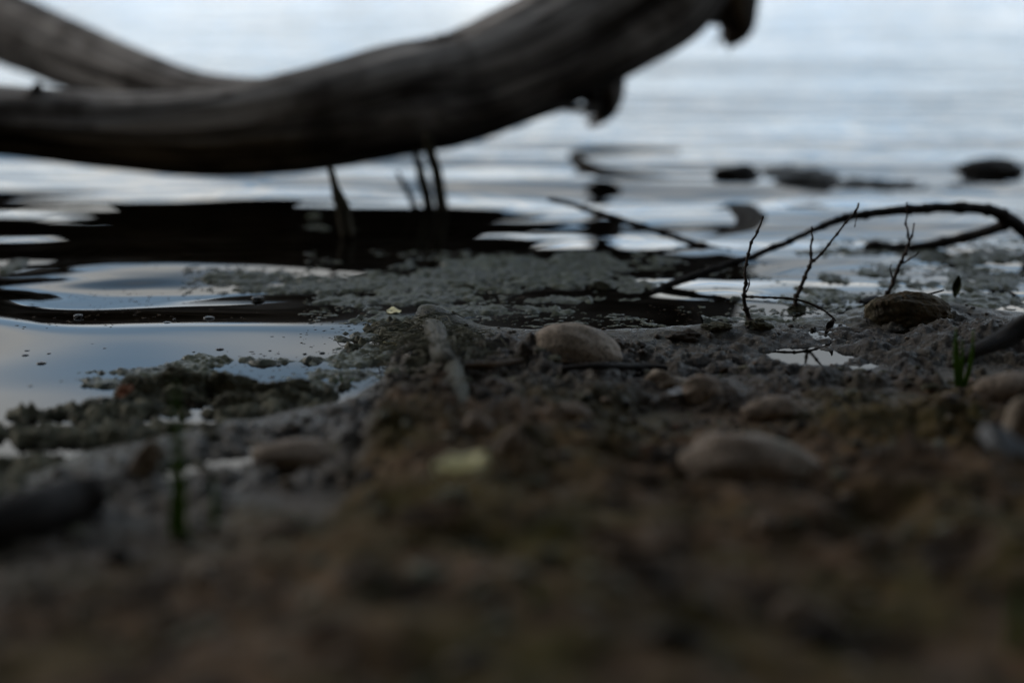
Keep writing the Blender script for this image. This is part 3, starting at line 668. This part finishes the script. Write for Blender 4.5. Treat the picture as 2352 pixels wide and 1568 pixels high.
leaf('floating_leaf', 905, 800, 10, 60, 'narrow straw coloured leaf scrap upright beside the slimy lumps', M_yleaf, 1.2, .8, .2, .002)
leaf('blue_scrap', 1560, 912, 60, 60, 'bluish grey leaf scrap below the small angular tan stone', M_pleaf, .1, .05, .2, .002)
leaf('brown_leaf', 1000, 1215, 170, 150, 'dull brown dead leaf in the blurred foreground below the yellow leaf', M_litter, .4, .05, .5, .003, lobes=.1)
leaf('brown_leaf', 1450, 1290, 240, 200, 'wide brown dead leaf in the blurred bottom middle', M_litter, -.6, .1, .5, .003, lobes=.1)
leaf('brown_leaf', 2200, 1330, 260, 200, 'large brown dead leaf in the blurred lower right', M_litter, .9, .15, .6, .004, lobes=.1)

# ------------------------------------------------------------------ green blades
def blade(mb, o, p, X1, Y1, w, bend=.0, dy=0.):
    tip = at_y(X1, Y1, p.y + dy); k = mpp(p.y); n = 12
    V = []
    for i in range(n):
        u = i / (n - 1); c = p.lerp(tip, u) + Vector((bend * math.sin(PI * u) * k, 0, 0)); ww = w * k / 2 * (1 - u ** 2.2) + .0002
        for s, f in ((-1, 0), (0, .35), (1, 0)):
            V.append((c.x + s * ww, c.y + f * ww, c.z))
    V = np.array(V) - np.array(tuple(o)); m = len(V)
    F = grid_faces(3, n); V2 = np.vstack([V, V + [0, .0004, 0]])
    rim = [[i * 3, (i + 1) * 3, (i + 1) * 3 + m, i * 3 + m] for i in range(n - 1)] + [[(i + 1) * 3 + 2, i * 3 + 2, i * 3 + 2 + m, (i + 1) * 3 + 2 + m] for i in range(n - 1)]
    mb.add(V2, np.vstack([F, F[:, ::-1] + m, rim]))
def tuft(name, X, Y, bl, label):
    p = G(X, Y); t = tag(empty(name, p), label, 'grass')
    for (dx, X1, Y1, w, b) in bl:
        mb = MB(); q = Vector((p.x + dx * mpp(p.y), p.y, p.z - .004)); blade(mb, p, q, X1, Y1, w, b); mb.build('blade', M_grass, t)
tuft('grass_tuft', 410, 1235, [(0, 398, 870, 34, 6), (-10, 412, 1010, 26, -4), (22, 382, 1060, 16, 0)], 'tall blurred green grass blades close to the camera on the left')
tuft('grass_tuft', 492, 1215, [(0, 488, 1085, 14, 2)], 'single short faint grass blade right of the tall blurred blades')
tuft('grass_tuft', 2206, 890, [(0, 2196, 752, 18, -3), (4, 2236, 757, 12, 8), (-2, 2212, 780, 10, 2)], 'small bright green grass sprout by the black branch on the right')
tuft('grass_tuft', 786, 880, [(0, 783, 858, 6, 0), (2, 815, 866, 7, 0), (-2, 770, 872, 5, 0)], 'tiny green sprout lying in the shallow inlet on the left')
tuft('grass_tuft', 1235, 1395, [(0, 1225, 1320, 16, 0), (10, 1250, 1340, 14, 0)], 'short green sprout in the blurred bottom middle')
tuft('grass_tuft', 2350, 1500, [(0, 2345, 1330, 30, 0), (-20, 2325, 1390, 22, 0)], 'green blades in the bottom right corner')

# ------------------------------------------------------------------ bubbles
V, F = ico(3)
bub = []
def bubble(X, Y, w):
    p = at_z(X, Y); r = w * mpp(p.y) / 2
    if not bub:
        me = raw_mesh('bubble', V * [1, 1, .30], F); o = link('bubble', me, M_bubble)
    else:
        o = bub[0].copy(); COL.objects.link(o)
    o.location = p; o.scale = (r, r, r); tag(o, 'small clear round bubble floating on the calm water at the left', 'bubble', 'bubbles on the water'); bub.append(o)
for X0, Y0, w in [(95, 834, 24), (66, 776, 14), (62, 806, 15), (58, 816, 18), (112, 812, 12), (70, 886, 12), (175, 758, 20), (384, 742, 24), (480, 730, 26), (592, 684, 30), (60, 780, 9), (212, 790, 10), (445, 808, 8), (625, 774, 14),
                 (620, 805, 8), (180, 725, 22), (53, 728, 16), (240, 800, 10), (330, 765, 9), (740, 810, 14), (700, 812, 10), (545, 765, 8), (300, 852, 16), (320, 845, 14), (505, 802, 20), (640, 838, 12), (20, 760, 8), (400, 733, 7), (530, 742, 8), (110, 948, 14)]:
    bubble(X0, Y0, w)

# ------------------------------------------------------------------ crumbs, litter and moss on the bank
def scatter(name, n, mat, label, cat, sub, size, region, shape, seed):
    r = np.random.default_rng(seed); Vs, Fs = [], []; off = 0; B = [rock_shape(sub, (1, 1, 1), s + seed, .3, .12) for s in range(8)]
    Xp = r.uniform(region[0], region[1], n); yy = r.uniform(region[2], region[3], n)
    dd = np.interp(Xp, SX, SY) - yy; keep = (dd > region[4]) & (np.abs(Xp) < .42 * yy + .05); Xp = Xp[keep]; yy = yy[keep]
    dens = fbm(Xp, yy, 18, 3, .5, seed); keep = dens > r.uniform(-.5, .3, len(Xp)); Xp = Xp[keep]; yy = yy[keep]
    zz_ = ground(Xp, yy)
    for x, y, z in zip(Xp, yy, zz_):
        v, f = B[r.integers(8)]; s = size[0] + (size[1] - size[0]) * r.random() ** 3
        a = r.uniform(0, 2 * PI); ca, sa = math.cos(a), math.sin(a)
        w = v * (s * shape[0], s * shape[1], s * shape[2]); w = w @ np.array([[ca, -sa, 0], [sa, ca, 0], [0, 0, 1]]).T
        b = r.normal(0, .35); w = w @ np.array([[1, 0, 0], [0, math.cos(b), -math.sin(b)], [0, math.sin(b), math.cos(b)]]).T
        Vs.append(w + (x, y, z + s * shape[2] * .2)); Fs.append(f + off); off += len(v)
    return tag(link(name, raw_mesh(name, np.concatenate(Vs), np.concatenate(Fs)), mat), label, cat, None, 'stuff')
scatter('mud_crumbs', 5000, M_crumb, 'crumbs and clods of dark wet mud strewn over the bank', 'mud', 2, (.0005, .0032), (-.5, .55, .50, 1.26, .01), (1, .8, .7), 3)
scatter('gravel', 220, M_stone2, 'small brown grit scattered through the mud', 'gravel', 2, (.0015, .0050), (-.5, .55, .50, 1.15, .06), (1, .8, .5), 5)
scatter('leaf_litter', 900, M_litter, 'flakes of rotted leaves and bark on the bank', 'leaf litter', 1, (.002, .009), (-.5, .55, .48, 1.1, .08), (1, .5, .10), 7)
scatter('moss_patches', 1500, M_mossg, 'olive moss tufts growing over the brown mud', 'moss', 2, (.0015, .0060), (-.5, .55, .48, 1.08, .10), (1, .9, .5), 9)

mb = MB(); V, F = ico(1)
Vs = []; Fs = []; off = 0; r = np.random.default_rng(77)
for k in range(2600):
    X0 = r.uniform(-60, 1000) if k % 3 else r.uniform(1100, 2400); Y0 = r.uniform(600, 960) if k % 3 else r.uniform(600, 750)
    p = at_z(X0, Y0)
    if g1(p.x, p.y) > -.0015 or fbm(np.array([p.x]), np.array([p.y]), 16, 3, .5, 33)[0] < .10: continue
    q = abs(r.normal(0, 1)) * .0005 + .00022
    Vs.append(V * (q * r.uniform(.8, 2.2), q, .0002) + (p.x, p.y, float(water_z(np.array([p.x]), np.array([p.y]))[0]))); Fs.append(F + off); off += len(V)
tag(link('floating_specks', raw_mesh('floating_specks', np.concatenate(Vs), np.concatenate(Fs)), M_litter), 'fine dust and plant specks floating on the water film', 'debris', None, 'stuff')

for nm, n, mt, lb, ct, sz, sh, sd in [('rust_flakes', 60, M_rustd, 'rust brown flakes of dead leaf pressed into the bank', 'leaf litter', (.004, .011), (1, .6, .12), 21),
        ('pale_grit', 26, M_stone, 'pale tan grit and tiny pebbles in the blurred foreground', 'gravel', (.0025, .0065), (1, .8, .55), 22),
        ('humus_clods', 170, M_dark, 'black clods of humus on the near bank', 'mud', (.003, .012), (1, .7, .6), 23)]:
    scatter(nm, n, mt, lb, ct, 2, sz, (-.45, .45, .46, 1.0, .10), sh, sd)

# mud pressed against the round stone
scatter('mud_crumbs', 900, M_crumb, 'crumbly mud heaped along the foot of the round speckled stone', 'mud', 2, (.0012, .0045), (at_z(1200, 812).x, at_z(1480, 812).x, at_z(1300, 832).y, at_z(1300, 806).y, -1), (1, .8, .7), 31)

Vs = []; Fs = []; off = 0; V, F = ico(2)
for k in range(5200):
    X0, Y0 = (r.uniform(420, 1680), r.uniform(578, 752)) if k % 2 else (r.uniform(1700, 2420), r.uniform(545, 730))
    p = at_z(X0, Y0)
    if g1(p.x, p.y) > -.001 or fbm(np.array([p.x]), np.array([p.y]), 11, 3, .6, 35)[0] < (.02 if k % 2 else .10): continue
    if k % 2 and X0 < 700 and abs(Y0 - 645) > 25: continue
    q = .0007 + .0026 * r.random() ** 3
    n_ = 1 + .35 * np.sin(np.arctan2(V[:, 1], V[:, 0]) * r.integers(2, 5) + r.uniform(0, 6))
    Vs.append(V * n_[:, None] * (q * r.uniform(.9, 1.8), q, .0005) + (p.x, p.y, float(water_z(np.array([p.x]), np.array([p.y]))[0]))); Fs.append(F + off); off += len(V)
tag(link('algae_flecks', raw_mesh('algae_flecks', np.concatenate(Vs), np.concatenate(Fs)), M_algae), 'loose flecks of algae drifting around the scum mats', 'algae', None, 'stuff')
